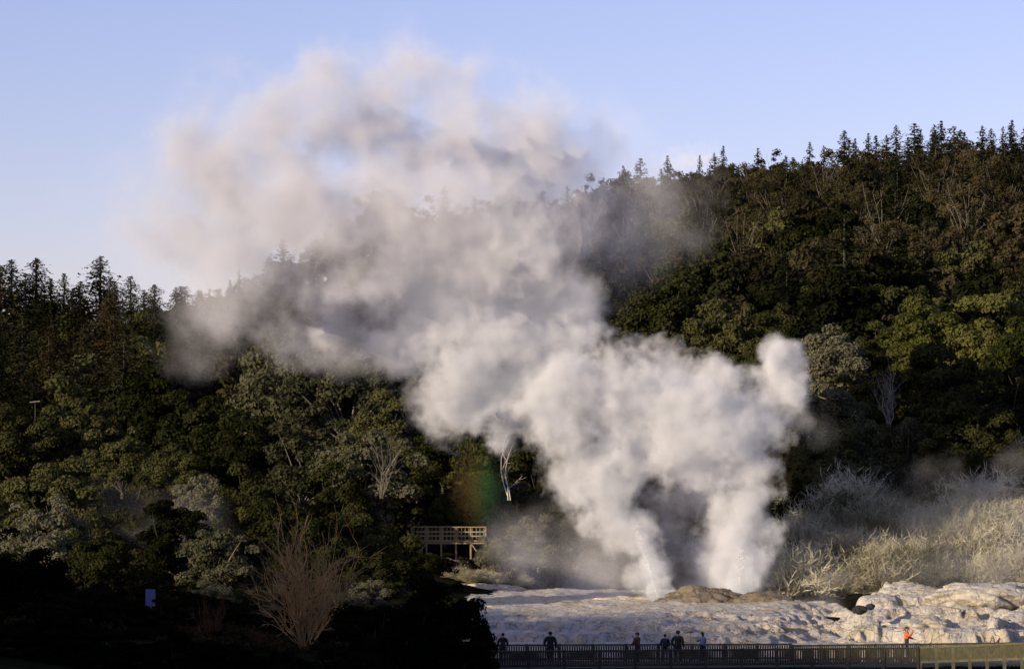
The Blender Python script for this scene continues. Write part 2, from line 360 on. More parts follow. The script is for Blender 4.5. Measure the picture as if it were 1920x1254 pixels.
PI=[conifer(100+i,H=17,Rm=4.8,lv=26,nb=10,leaf=.5,pw=.5,droop=.1,sparse=.25) for i in range(4)]
GU=[gum(110,bark='palebark',ncl=18,lr=.065,nb=10),gum(111,bark='midbark',ncl=18,lr=.07,nb=9)]+[gum(112+i) for i in range(4)]
SC=[scrubmesh(120+i,'scrub') for i in range(4)]; SG=[scrubmesh(130+i,'scrubg') for i in range(3)]; SB=[scrubmesh(140+i,'twigbrown',n=420,w=.024) for i in range(2)]

def solveD(u,v,w,asp,D0,D1):
    best=None
    for D in np.arange(D0,D1,1.5):
        wm=w/F*D; zt=CZ-(v-YH)/F*D; e=abs(zt-gz((u-960)/F*D,D)-wm*asp)
        if best is None or e<best[0]: best=(e,D)
    return best[1]
def tree(name,cat,var,u,v,w,label,asp=1.15,D0=206,D1=330,group=None):
    cm,tm,Rr,H=var; D=solveD(u,v,w,asp,D0,D1)+random.uniform(-1,1)
    x=(u-960)/F*D; g=gz(x,D); zt=CZ-(v-YH)/F*D; Ht=max(zt-g,1.5); wm=w/F*D
    e=empty(name,(x,D,g-.1),label,cat,group,random.uniform(0,6.28))
    link('trunk',tm,e); link('crown',cm,e)
    s=wm/(2*Rr)*1.06; e.scale=(s,s,Ht/H); return e

for var,u,v,w,l in [
 (BL[0],140,718,180,'round green tree left of centre of the left bank, topping the bank at far left'),
 (BL[1],268,668,190,'tall round green tree, highest of the left bank, under the brown conifers'),
 (BL[2],25,765,150,'dark green tree cut by the left picture edge'),
 (BL[3],385,738,170,'green tree between the tall round tree and the olive grey trees'),
 (BG[0],525,640,205,'large olive grey tree, left one of the two at the steam edge'),
 (BG[1],655,632,215,'large olive grey tree touching the steam edge'),
 (BL[0],715,742,150,'green tree directly under the drifting steam'),
 (BG[2],690,800,190,'grey green tree with pale forking trunks, right part of the left bank'),
 (BL[4],770,852,120,'green tree left of the rainbow, above the wooden platform'),
 (BG[3],565,790,170,'olive grey tree in the middle of the left bank'),
 (BL[1],455,775,160,'round green tree in the middle of the left bank, left of the olive grey tree'),
 (BL[2],325,838,120,'dark green tree above the smoky hollow'),
 (BL[3],105,862,180,'broad green tree low on the far left bank'),
 (BG[0],95,930,150,'grey green tree low at the far left'),
 (BL[4],185,985,130,'small green tree left of the smoky hollow'),
 (BG[1],385,885,110,'grey tree right of the smoky hollow'),
 (BL[0],470,880,140,'green tree above the bare golden tree'),
 (BG[2],410,985,140,'grey green shrubby tree below the smoky hollow'),
 (BL[3],550,940,170,'dark green tree right above the bare golden tree'),
 (BL[1],690,955,150,'dark green tree left of the wooden platform'),
 (BL[0],630,875,140,'green tree in the middle of the lower left bank'),
 (BL[4],230,795,140,'green tree on the left bank below the tall round tree'),
 (BL[3],700,1030,120,'low green tree beside the bank left of the platform'),
 (BL[2],620,1010,130,'low green tree behind the bare golden tree'),
 (BL[1],750,1010,80,'small dark tree under the left end of the platform'),
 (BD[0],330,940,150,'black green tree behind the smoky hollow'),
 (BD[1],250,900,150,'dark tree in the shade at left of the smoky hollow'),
 ]: tree('leafy_tree','tree',var,u,v,w,l)
for var,u,v,w,l in [
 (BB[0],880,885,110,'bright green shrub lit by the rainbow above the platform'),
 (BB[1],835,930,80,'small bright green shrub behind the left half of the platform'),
 (BG[3],960,905,110,'misty grey shrub right of the rainbow'),
 (BG[2],1010,960,110,'misty grey shrub behind the left geyser'),
 (BG[1],940,1000,100,'grey green shrub right of the platform'),
 (BG[0],1080,930,130,'misty shrub behind the left steam column'),
 (BL[1],900,800,140,'shaded tree under the drifting steam above the rainbow'),
 (BL[0],830,780,140,'dark tree at the lower edge of the drifting steam'),
 (BL[2],1010,820,150,'shaded tree behind the dead white tree'),
 ]: tree('leafy_tree','tree',var,u,v,w,l,D0=256 if 820<u<900 and v>870 else 242,D1=330)
for var,u,v,w,l in [(BM[1],792,1032,60,'small green shrub in front of the left posts of the platform'),(BM[0],908,1018,65,'small grey green shrub hiding the right posts of the platform'),(BM[1],770,1060,70,'low green shrub left of the bare earth bank'),(BM[1],828,1036,56,'small green shrub under the middle of the platform'),(BM[0],868,1038,52,'small grey green shrub between the platform posts and the earth bank')]:
    tree('leafy_shrub','bush',var,u,v,w,l,D0=243,D1=251)
for var,u,v,w,l in [
 (BL[0],1240,505,190,'tall dark green tree rising above the steam, left of centre of the right slope'),
 (BL[1],1355,555,150,'dark green tree right of the tall dark tree'),
 (BL[2],1180,590,120,'dark tree at the steam edge left of the tall dark tree'),
 (BG[0],1560,612,150,'grey green tree right above the right steam puff'),
 (BG[1],1555,725,140,'grey green tree right of the right steam puff'),
 (BL[3],1540,810,140,'dark green tree right of the right steam column'),
 (BL[4],1505,890,110,'dark tree column beside the right geyser'),
 (BL[0],1478,960,80,'small dark tree at the foot of the slope by the right geyser'),
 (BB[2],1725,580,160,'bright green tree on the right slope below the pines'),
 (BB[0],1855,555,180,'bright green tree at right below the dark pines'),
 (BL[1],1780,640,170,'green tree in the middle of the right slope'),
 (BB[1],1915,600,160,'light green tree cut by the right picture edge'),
 (BL[2],1810,745,170,'large dark green tree above the pale scrub on the right'),
 (BG[3],1690,785,130,'pale grey tree above the pale scrub'),
 (BD[1],1900,700,160,'very dark tree at the right picture edge'),
 (BL[4],1630,690,130,'green tree between grey green trees and the dead pale tree'),
 (BL[2],1450,575,120,'dark green tree above the right steam puff'),
 (BL[3],1400,640,130,'dark tree peeping over the steam between the two columns'),
 (BL[0],1640,610,120,'green tree left of the bright green tree on the right slope'),
 (BG[2],1590,800,110,'grey shrubby tree at the top left of the pale scrub'),
 (BL[4],1880,800,130,'dark green tree above the right end of the pale scrub'),
 (BL[1],1300,650,150,'dark tree behind the steam between the two columns'),
 (BL[0],1755,830,120,'low dark green tree between the pale grey tree and the scrub'),
 (BL[3],1850,860,120,'low dark tree just above the misty right scrub'),
 (BL[2],1610,870,100,'dark round tree at the top of the pale scrub, right of the steam'),
 (BG[1],1670,865,90,'grey twiggy tree rising out of the pale scrub'),
 (BG[2],1760,905,80,'grey green bush in the upper middle of the right scrub slope'),
 (BG[0],1830,925,80,'grey green bush behind the mist on the right scrub slope'),
 (BL[4],1905,900,90,'dark green bush at the right edge above the scrub'),
 ]: tree('leafy_tree','tree',var,u,v,w,l,D0=(240 if v>890 else 250) if u>1585 else 244,D1=380)

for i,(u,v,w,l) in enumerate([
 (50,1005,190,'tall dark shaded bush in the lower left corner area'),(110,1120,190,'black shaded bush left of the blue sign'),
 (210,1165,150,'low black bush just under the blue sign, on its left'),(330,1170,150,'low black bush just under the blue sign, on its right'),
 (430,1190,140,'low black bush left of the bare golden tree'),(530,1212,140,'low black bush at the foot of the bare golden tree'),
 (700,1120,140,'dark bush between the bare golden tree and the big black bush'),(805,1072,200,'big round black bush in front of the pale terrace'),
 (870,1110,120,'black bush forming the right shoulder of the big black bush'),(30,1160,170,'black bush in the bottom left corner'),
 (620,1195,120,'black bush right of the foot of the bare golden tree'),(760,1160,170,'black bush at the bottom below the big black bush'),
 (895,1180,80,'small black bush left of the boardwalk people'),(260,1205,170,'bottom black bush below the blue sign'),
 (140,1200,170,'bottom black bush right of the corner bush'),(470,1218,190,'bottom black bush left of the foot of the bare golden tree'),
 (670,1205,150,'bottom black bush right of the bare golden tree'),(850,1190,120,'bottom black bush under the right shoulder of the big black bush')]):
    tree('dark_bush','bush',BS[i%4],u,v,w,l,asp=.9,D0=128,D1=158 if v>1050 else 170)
rng=random.Random(77); pts=[]
for _ in range(900):
    u=rng.uniform(-30,850); D=rng.uniform(166,208); x=(u-960)/F*D
    if len(pts)>=75: break
    if any((x-a)**2+(D-c)**2<6 for a,c in pts) or (D<174 and (250<u<310 or 480<u<660)): continue
    pts.append((x,D)); br=rng.random()<.35; lit=u>380 and D>184
    cm,tm,Rr,H=(BM[rng.randrange(2)] if lit else (BR[rng.randrange(2)] if br else BS[rng.randrange(4)]))
    nm='lit green' if lit else ('brown' if br else 'dark green')
    hmax=1.6 if (250<u<310 and D<180) else 2.9
    e=empty('low_shrub',(x,D,gz(x,D)-.1),nm+(' low shrub at the foot of the left bank behind the bare golden tree' if lit else ' low shrub on the shaded flat in front of the left bank'),'bush',nm+' shrubs on the left flat',rng.uniform(0,6))
    link('trunk',tm,e); link('crown',cm,e); s=rng.uniform(.6,.85); e.scale=(s,s,rng.uniform(1.4,hmax)/H)

def branchy(name,cat,mesh,u,v,D,label,sc=1,rz=0):
    x=(u-960)/F*D; o=link(name,mesh); o.location=(x,D,CZ-(v-YH)/F*D); o.scale=(sc,)*3; o.rotation_euler.z=rz
    return tag(o,label,cat)
branchy('bare_tree','tree',bare(1,'twig',5.8,3.2,26,.052,9,1.0,.3),572,1205,172,'bare golden brown multi stemmed tree in the left foreground')
branchy('dead_tree','tree',bare(2,'whitebark',6,1.1,3,.065,2,.6),955,930,256,'dead white forked tree beside the rainbow',.92)
branchy('dead_tree','tree',bare(3,'palebark',5.0,2.0,7,.045,6,.6),1668,790,268,'dead pale tree on the right slope above the scrub')
branchy('dead_tree','tree',bare(4,'midbark',4.2,2.3,8,.04,5,.5),715,925,236,'greyish forked bare trunks in front of the left bank')
BSH=[bare(5,'palebark',2.2,2.6,16,.022,5,.3),bare(8,'palebark',2.6,2.0,12,.02,6,.4),bare(9,'palebark',2.4,2.2,14,.02,6,.4)]
branchy('bare_shrub','shrub',BSH[0],1872,1085,222,'whitish twiggy bare shrub on the right rocks')
branchy('bare_shrub','shrub',bare(6,'twigbrown',2.2,1.6,16,.03,5,.2),400,1195,165,'rust brown twiggy shrub left of the bare golden tree')
branchy('bare_shrub','shrub',bare(7,'palebark',2.4,1.6,12,.03,5,.3),940,1078,243,'white twiggy shrub right of the platform on the bank')

# ------------------------------------------------------------------ scrub
rng=random.Random(5); cnt=0; pts=[]
def far(p,pts,d): return all((p[0]-q[0])**2+(p[1]-q[1])**2>d*d for q in pts)
for _ in range(9000):
    if cnt>=150: break
    u=rng.uniform(1465,1990); D=rng.uniform(225,254); x=(u-960)/F*D
    if u<1472+(D-226)*2.2: continue
    if not far((x,D),pts,1.75): continue
    pts.append((x,D)); r=rng.random(); up=max(0,(D-236)/20)
    k=2 if r<.10 else (1 if r<.16+up*.5+(.2 if u>1740 else 0) else 0)
    me=(SC,SG,BSH)[k][rng.randrange(3)]
    o=link('bare_shrub' if k==2 else 'scrub_bush',me); s=rng.uniform(.8,1.8); o.location=(x,D,gz(x,D)-.1); o.scale=(s,s,s*rng.uniform(.9,1.4)); o.rotation_euler.z=rng.uniform(0,6.28)
    zone='lower' if D<236 else ('middle' if D<246 else 'upper'); nm=('pale straw','olive','bare twiggy')[k]
    tag(o,nm+' scrub bush on the %s part of the slope behind the right rocks'%zone,'bush','%s scrub bushes on the %s right slope'%(nm,zone)); cnt+=1
for i,(u,D,k) in enumerate([(862,239,0),(885,238,0),(905,240,0),(925,239,1),(975,242,0)]):
    x=(u-960)/F*D; o=link('scrub_bush',SC[i%4]); o.location=(x,D,gz(x,D)+.3); o.scale=(.5,.5,.45)
    tag(o,'short white stalks of scrub at the edge of the terrace below the platform','bush','white stalks below the platform')
for i,(u,D) in enumerate([(360,168),(430,170),(240,171),(320,173),(470,168)]):
    x=(u-960)/F*D; o=link('rusty_shrub',SB[i%2]); o.location=(x,D,gz(x,D)-.1); o.scale=(.9,.9,.7); o.rotation_euler.z=i
    tag(o,'low rust brown shrub between the blue sign and the bare golden tree','bush','rust brown shrubs by the blue sign')

# ------------------------------------------------------------------ hill trees
rng=random.Random(11); nrg=np.random.default_rng(8)
def far_tree(name,cat,var,x,y,Ht,label,group,wide=1):
    o=link(name,var[0]); s=Ht/var[3]; o.location=(x,y,gz(x,y)-.3); o.scale=(s*wide,s*wide,s); o.rotation_euler.z=rng.uniform(0,6.28)
    return tag(o,label,cat,group)
cells={}
def ok(x,y,d):
    i,j=int(x//12),int(y//12)
    for a in(-1,0,1):
        for c in(-1,0,1):
            for (p,q) in cells.get((i+a,j+c),[]):
                if (p-x)**2+(q-y)**2<d*d: return False
    cells.setdefault((i,j),[]).append((x,y)); return True
N={'gum':0,'pine':0,'leaf':0,'con':0}
for _ in range(9000):
    u=rng.uniform(300,1990); D=rng.uniform(325,742); x=(u-960)/F*D
    hid=u<1060
    if hid and D<600: continue
    if not ok(x,D,7.5 if hid else 5.6): continue
    vg=YH-(gz(x,D)+8-CZ)/D*F
    pn=float(fbm(np.array(x*.035+3),np.array(D*.02)))+(u-1720)/1300
    side='upper' if vg<420 else 'lower'
    r=rng.random()
    if D<390: kind='leaf' if r<.8 else 'pine'
    elif u>1250 and pn>.55: kind='pine' if r<.8 else 'leaf'
    elif D<470: kind='leaf' if r<.35 else ('gum' if r<.78 else 'pine')
    else: kind='gum' if r<.72 else ('leaf' if r<.88 else 'pine')
    if N[kind]>=295: continue
    N[kind]+=1
    if kind=='leaf': far_tree('leafy_tree','tree',BF[rng.randrange(6)],x,D,rng.uniform(6.5,12),('rounded dark green tree in the wood on the foot of the right hill' if D<400 else 'rounded dark green tree among gum trees on the %s right hillside'%side) if not hid else 'hazy rounded tree on the ridge seen through the steam',('rounded trees on the foot of the right hill' if D<400 else 'rounded trees on the %s right hillside'%side) if not hid else 'rounded ridge trees behind the steam')
    elif kind=='pine': far_tree('pine_tree','tree',(PI if rng.random()<.75 else CO)[rng.randrange(4)],x,D,rng.uniform(8,17),'dark green pine in the stand on the %s right hillside'%side if not hid else 'hazy pine on the ridge seen through the steam','dark pines on the %s right hillside'%side if not hid else 'ridge pines behind the steam',rng.uniform(1.0,1.4))
    else: far_tree('gum_tree','tree',GU[rng.randrange(6)],x,D,rng.uniform(8,14),('brown leaved gum tree with thin limbs on the %s right hillside'%side) if not hid else 'hazy gum tree on the ridge seen through the steam',('gum trees on the %s right hillside'%side) if not hid else 'ridge trees behind the steam')
for i,(u,v,h) in enumerate([(1098,352,16),(1178,322,16),(1312,293,15),(1356,276,14),(1421,280,13),(1518,268,13),(1545,275,12),(1603,262,13),(1628,252,13),(1643,256,12),(1680,237,17),(1726,248,13),(1765,229,18),(1808,250,12),(1880,240,14),(1897,228,17),(1925,232,18),(1240,318,13)]):
    D=722; x=(u-960)/F*D; zt=CZ-(v-YH)/F*D; g=gz(x,D); far_tree('conifer','tree',CO[i%4],x,D,max(zt-g,9)+.3,'pointed conifer standing out on the skyline of the right hill','skyline conifers of the right hill',wide=rng.uniform(.8,1.3))
LC=[(22,490,90),(68,486,70),(120,515,60),(188,482,75),(245,520,70),(290,535,60),(95,525,60),(150,530,60),(48,515,80),(0,500,80),(215,530,60),(330,540,70),(375,555,70),(410,545,60),(450,560,70),(270,545,60)]
LCN=['farthest left but one','second tall spire from the left edge','in the gap right of the two leftmost spires','tallest spire right of the two leftmost','hazy, just left of the steam edge','hazy, touching the steam edge','short, between the leftmost spires and the tallest spire','short, just left of the tallest spire','between the two leftmost spires','cut by the left picture edge','just right of the tallest spire','half hidden in the lower steam edge','faint, behind the lower left steam','fainter, right of the steam edge','faintest, deep behind the steam','low, under the steam edge']
for i,(u,v,w) in enumerate(LC):
    D=rng.uniform(390,445); x=(u-960)/F*D; g=gz(x,D); zt=CZ-(v-YH)/F*D; cm,tm,Rr,H=CN[i%4]
    e=empty('conifer',(x,D,g-.3),'tall dark conifer on the left skyline, %s'%LCN[i],'tree',None,rng.uniform(0,6))
    link('trunk',tm,e); link('crown',cm,e); s=(zt-g+.3)/H; k=rng.uniform(1.1,1.9); e.scale=(s*k,s*k,s)
k=0
for _ in range(3000):
    u=rng.uniform(-60,640); D=rng.uniform(300,440); x=(u-960)/F*D
    if k>=150 or not ok(x,D,4.4): continue
    k+=1
    if rng.random()<.58:
        cm,tm,Rr,H=CN[rng.randrange(4)]; h=rng.uniform(9,16); q=rng.uniform(1.1,1.7)
        e=empty('conifer',(x,D,gz(x,D)-.3),'brown green conifer in the wood above the left bank','tree','conifers above the left bank',rng.uniform(0,6))
        link('trunk',tm,e); link('crown',cm,e); e.scale=(h/H*q,h/H*q,h/H)
    else: far_tree('leafy_tree','tree',BF[rng.choice([0,1,3,4])],x,D,rng.uniform(8,13),'rounded tree among conifers above the left bank','rounded trees above the left bank')

b=MB()
for _ in range(5200):
    u=nrg.uniform(-60,1990); D=nrg.choice([nrg.uniform(160,300),nrg.uniform(290,430),nrg.uniform(400,745)]); x=(u-960)/F*D
    if u>830 and D<242: continue
    if D<175 and u>240 and u<320: continue
    if 1470<u and D<252: continue
    if 780<u<930 and D<258: continue
    if 500<u<1060 and D>420 and nrg.random()<.6: continue
    g=gz(x,D); r=nrg.uniform(.8,1.7)*(1 if D<400 else 1.35)*(.5 if D<206 else 1); m=36
    d=nrg.normal(size=(m,3)); d[:,2]=abs(d[:,2]); d/=np.linalg.norm(d,axis=1,keepdims=True)
    b.leaves(np.array([x,D,g+.2])+d*r*nrg.uniform(.5,1.1,(m,1)),d+nrg.normal(size=(m,3))*.5,(.27 if D<400 else .42) if D>206 else .16,.6,nrg,0)
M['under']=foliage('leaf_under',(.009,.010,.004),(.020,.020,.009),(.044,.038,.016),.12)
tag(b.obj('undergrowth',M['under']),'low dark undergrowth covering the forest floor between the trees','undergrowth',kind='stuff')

# ------------------------------------------------------------------ boardwalk and railings
def railing(a,c,label,mat,h=.9,step=.15,post=2.0,group=None,drop=1.0,pw=.075):
    a=Vector(a);c=Vector(c); L=(c-a).length; d=(c-a)/L
    e=empty('railing',a,label,'railing',group)
    def P(s,z): q=d*s; return (q.x,q.y,q.z+z)
    for nm,z,w,t in [('top_rail',h,.18,.1),('bottom_rail',.1,.06,.13)]:
        m=MB(); m.beam(P(0,z),P(L,z),w,t); m.obj(nm,mat,e)
    m=MB(); s=.08
    while s<L: m.box(P(s,h*.5),(pw,.035,h*.86)); s+=step
    m.obj('pickets',mat,e)
    k=max(1,round(L/post))
    for i in range(k+1):
        m=MB(); m.box(P(L*i/k,(h-drop)/2+.07),(.16,.16,h+drop)); m.obj('post',mat,e)
    return e
def wp(u,D,z): return ((u-960)/F*D,D,z)
railing(wp(925,160.5,1.62),wp(1722,161,1.80),'long dark picket railing on the near side of the boardwalk',M['wood'],pw=.10,step=.14)
railing(wp(925,167,1.62),wp(1482,168,1.62),'dark picket railing behind the boardwalk people',M['wood'],pw=.09,step=.14)
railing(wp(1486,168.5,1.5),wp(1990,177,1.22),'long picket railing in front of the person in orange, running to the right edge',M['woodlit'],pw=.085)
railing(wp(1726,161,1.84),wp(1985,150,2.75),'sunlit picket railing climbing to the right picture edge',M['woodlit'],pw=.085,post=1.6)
def deck(pts,label):
    m=MB()
    for (a,c) in pts:
        k=int(np.linalg.norm(c[0]-a[0])/.16)
        for i in range(k):
            t=(i+.5)/k; m.beam(a[0]*(1-t)+c[0]*t,a[1]*(1-t)+c[1]*t,.145,.05)
    return tag(m.obj('boardwalk',M['wood']),label,'boardwalk')
A=lambda u,D,z:np.array(wp(u,D,z))
deck([((A(920,160.3,1.58),A(920,167.3,1.58)),(A(1490,160.8,1.66),A(1482,168.3,1.58)))],'dark plank boardwalk carrying the standing people')
deck([((A(1492,160.8,1.66),A(1484,168.3,1.55)),(A(1990,161.2,1.72),A(1990,179,1.15)))],'plank boardwalk under the person in orange')

a=px(772,1018,252); c=px(910,1018,252)
e=empty('viewing_platform',a,'small wooden viewing platform with railings below the trees by the rainbow','platform')
Lp=(c-a).x
m=MB()
for i in range(22): m.box((Lp*(i+.5)/22,1.3,0),(Lp/22*.93,2.8,.12))
m.obj('deck',M['woodpale'],e)
for i in range(6):
    for yy in (0,2.6):
        m=MB(); m.box((Lp*i/5,yy,-.45),(.14,.14,3.6)); m.obj('post',M['woodpale'],e)
for yy in (-.11,2.71):
    m=MB()
    for z in (.2,.62,.98): m.beam((0,yy,z),(Lp,yy,z),.04,.1)
    m.obj('middle_rail',M['woodpale'],e)
    m=MB(); m.beam((-.1,yy,1.4),(Lp+.1,yy,1.4),.2,.08); m.obj('top_rail',M['woodpale'],e)
    m=MB()
    for i in range(20): m.box((Lp*(i+.5)/20,yy+(.035 if yy<0 else -.035),.7),(.04,.02,1.2))
    m.obj('pickets',M['woodpale'],e)
for s in (0,1):
    m=MB(); m.beam((Lp*s,-.05,-.3),(Lp*s,2.65,-.3),.08,.2); m.beam((Lp*s+(-1 if s else 1)*.1,-.04,-1.6),(Lp*s+(-1 if s else 1)*1.2,-.04,-.1),.06,.09); m.obj('brace',M['woodpale'],e)
railing(wp(1868,258,11.4),wp(1990,259,11.4),'hazy wooden railing half lost in mist at the right picture edge',M['woodpale'],h=1.5,step=.25)
M['blue']=surf('sign_blue',(.09,.11,.28),(.12,.15,.34),2,.6)
M['metal']=surf('grey_metal',(.2,.2,.2),(.3,.3,.3),4,.5)
p=px(282,1120,171.5); g=gz(p.x,171.5)
e=empty('sign',(p.x,171.5,g),'blue two panel sign on a post among the dark shrubs','sign'); z=p.z-g
m=MB(); m.box((0,.05,(z+.5)/2-.1),(.07,.06,z+.7)); m.obj('post',M['metal'],e)
for s in(-1,1):
    m=MB(); m.box((s*.155,0,z),(.27,.03,1.0)); m.obj('panel',M['blue'],e)
p=px(66,800,276)
e=empty('utility_pole',(p.x,276,gz(p.x,276)),'thin dark pole with a short pale crossbar among the trees at far left','pole')
zt=CZ-(753-YH)/F*276-gz(p.x,276)
m=MB(); m.tube([(0,0,-.5),(0,0,zt+.1)],[.06,.035],8); m.obj('pole',M['bark'],e)
m=MB(); m.beam((-.5,-.08,zt-.05),(.45,-.08,zt+.05),.08,.08); m.obj('crossbar',M['palebark'],e)

# ------------------------------------------------------------------ people
def skinmesh(name,verts,edges,rad,mat,lev=2):
    me=bpy.data.meshes.new(name); me.from_pydata(verts,edges,[])
    o=bpy.data.objects.new(name,me); C.objects.link(o)
    mo=o.modifiers.new('s','SKIN'); mo.use_smooth_shade=True
    sv=me.skin_vertices[0].data
    for i,r in enumerate(rad):
        sv[i].radius=r if isinstance(r,tuple) else (r,r); sv[i].use_root=(i==0)
    su=o.modifiers.new('u','SUBSURF'); su.levels=lev; su.render_levels=lev
    dg=bpy.context.evaluated_depsgraph_get(); dg.update()
    nm=bpy.data.meshes.new_from_object(o.evaluated_get(dg)); nm.name=name
    bpy.data.objects.remove(o); nm.materials.clear(); nm.materials.append(mat); return nm
class Sk:
    def __init__(s): s.v=[];s.e=[];s.r=[]
    def n(s,p,r,par=None):
        s.v.append(tuple(p)); s.r.append(r); i=len(s.v)-1
        if par is not None: s.e.append((par,i))
        return i
M['skin']=surf('skin',(.36,.21,.15),(.42,.26,.19),6,.6)
def cloth(n,c): return surf(n,tuple(x*.8 for x in c),tuple(min(1,x*1.1) for x in c),9,.9,bump=.3,bscale=25)
POSE={'down':((.25,.03,1.14),(.27,-.06,.9)),'rail':((.26,-.06,1.17),(.2,-.3,1.06)),'cam':((.26,-.16,1.22),(.1,-.27,1.47)),'hip':((.33,.06,1.18),(.2,-.08,1.04)),'pocket':((.29,.05,1.15),(.2,-.1,.96))}
def person(loc,rz,label,jc,tc,hc,poseL='down',poseR='down',H=1.75,lean=0,hat=None,pack=None,longhair=False,wide=1.0):
    k=H/1.76; ly=lambda z:-lean*max(0,z-.95)
    def J(x,y,z): return (x,y+ly(z),z)
    def torso(S,ex,legs,arms,head):
        p=S.n(J(0,0,.96),(.145+ex,.105+ex)); w=S.n(J(0,.0,1.14),(.13+ex,.095+ex),p); ch=S.n(J(0,0,1.34),(.155+ex,.105+ex),w)
        if legs:
            for s in(-1,1):
                h=S.n((s*.095,0,.86),.088+ex*.6,p); q=S.n((s*.1,-.02,.5),.062+ex*.8,h); a=S.n((s*.105,.02,.1),.042+ex*1.1,q)
                if head: S.n((s*.115,-.14,.045),.042,a)
        if arms or head:
            nb=S.n(J(0,.0,1.47),.07+ex*.7,ch)
            for s,po in((-1,poseL),(1,poseR)):
                E,W=POSE[po]; sh=S.n(J(s*.185,0,1.42),.062+ex,nb); el=S.n(J(s*E[0],E[1],E[2]),.045+ex*.9,sh)
                E=np.array(J(s*E[0],E[1],E[2])); W=np.array(J(s*W[0],W[1],W[2])); d=(W-E)/np.linalg.norm(W-E)
                wr=S.n(W,.031+ex*.7,el)
                if head:
                    pm=S.n(W+d*.06,(.034,.018),wr); sd=np.cross(d,[1,0,0.01]); sd/=np.linalg.norm(sd); up=np.cross(sd,d)
                    for f in range(4):
                        o_=sd*(f-1.5)*.02; L=[.075,.088,.082,.062][f]
                        a=S.n(W+d*.1+o_,.0095,pm); b_=S.n(W+d*(.1+L*.5)+o_-up*.008,.009,a); S.n(W+d*(.1+L*.85)+o_-up*.03,.008,b_)
                    t=S.n(W+d*.05+sd*.042,.011,pm); S.n(W+d*.085+sd*.055-up*.01,.009,t)
            if head:
                nk=S.n(J(0,-.005,1.53),.052,nb); hd=S.n(J(0,-.02,1.62),(.072,.088),nk); ht=S.n(J(0,-.012,1.70),(.075,.09),hd); S.n(J(0,-.005,1.755),.045,ht)
                S.n(J(0,-.125,1.63),.014,hd)
                for s in(-1,1): S.n(J(s*.082,0,1.635),.016,hd)
    S=Sk(); torso(S,0,True,True,True)
    body=link('person',skinmesh('body',S.v,S.e,S.r,M['skin'])); body.location=loc; body.rotation_euler.z=rz; body.scale=(k*wide,k*wide,k)
    tag(body,label,'person')
    S=Sk(); torso(S,.03,False,True,False); link('jacket',skinmesh('jacket',S.v,S.e,S.r,cloth('jacket_cloth',jc)),body)
    S=Sk(); torso(S,.016,True,False,False); link('trousers',skinmesh('trousers',S.v,S.e,S.r,cloth('trouser_cloth',tc)),body)
    bm=bmesh.new(); bmesh.ops.create_uvsphere(bm,u_segments=18,v_segments=12,radius=1)
    for v in list(bm.verts):
        if (v.co.z<-.05 and v.co.y<.25) or v.co.z<(-.95 if longhair else -.6): bm.verts.remove(v)
    me=bpy.data.meshes.new('hair')
    for v in bm.verts:
        zz=v.co.z*(1.9 if (longhair and v.co.z<0) else 1)
        q=J(v.co.x*.098,-.005+v.co.y*.116,1.68); v.co=Vector((q[0],q[1],1.68+zz*.105))
    bm.to_mesh(me); bm.free(); me.materials.append(cloth('hair_colour',hc)); me.polygons.foreach_set('use_smooth',[True]*len(me.polygons))
    link('hair',me,body)
    if hat:
        m=MB(); n=16
        prof=[(.104,1.69),(.108,1.72),(.094,1.77),(.052,1.80),(.005,1.81)]
        vs=[J(math.cos(6.2832*j/n)*r,-.006+math.sin(6.2832*j/n)*r*1.15,z) for r,z in prof for j in range(n)]
        m.add(vs,[[i*n+j,i*n+(j+1)%n,(i+1)*n+(j+1)%n,(i+1)*n+j] for i in range(len(prof)-1) for j in range(n)])
        m.obj('hat',cloth('hat_cloth',hat),body,True)
    if pack:
        bm=bmesh.new(); bmesh.ops.create_cube(bm,size=1)
        bmesh.ops.scale(bm,vec=(.3,.17,.44),verts=bm.verts); bmesh.ops.bevel(bm,geom=bm.edges[:],offset=.05,segments=3,affect='EDGES')
        bmesh.ops.translate(bm,vec=J(0,.2,1.26),verts=bm.verts)
        me=bpy.data.meshes.new('backpack'); bm.to_mesh(me); bm.free(); me.materials.append(cloth('pack_cloth',pack)); link('backpack',me,body)
    return body
dk=1.61
def at(u,D,z=dk): return wp(u,D,z)
blk=(.012,.012,.014)
person(at(943,164.5),R(165),'person in black at the left end of the boardwalk beside the black bush',blk,blk,(.01,.01,.01),'rail','pocket',1.74)
person(at(1032,164),R(190),'broad person in black standing alone on the boardwalk, second from left',blk,blk,(.01,.008,.006),'down','pocket',1.84,lean=.05,wide=1.2)
person(at(1195,163.5),R(235),'person in a brown jacket with raised hands on the boardwalk',(.10,.05,.03),(.02,.02,.025),(.02,.014,.01),'cam','rail',1.82,wide=1.12)
person(at(1247,164.5),R(180),'shorter person in dark blue with a dark backpack',(.02,.022,.04),(.012,.012,.02),(.012,.01,.01),'rail','rail',1.68,pack=(.03,.03,.05))
person(at(1271,164),R(160),'person in a dark olive jacket beside the one with the backpack',(.03,.035,.018),(.015,.015,.015),(.03,.022,.012),'down','pocket',1.88,hat=(.04,.04,.03),wide=1.15)
person(at(1317,165),R(215),'person in a pale blue top with dark hair, rightmost of the main group',(.24,.29,.38),(.02,.02,.03),(.008,.008,.008),'rail','cam',1.76,longhair=True)
person(at(1700,176.5,1.24),R(80),'person in a bright orange jacket facing right by the pale rocks',(.72,.14,.035),(.03,.03,.04),(.03,.018,.01),'cam','rail',1.85,longhair=True,wide=1.25)

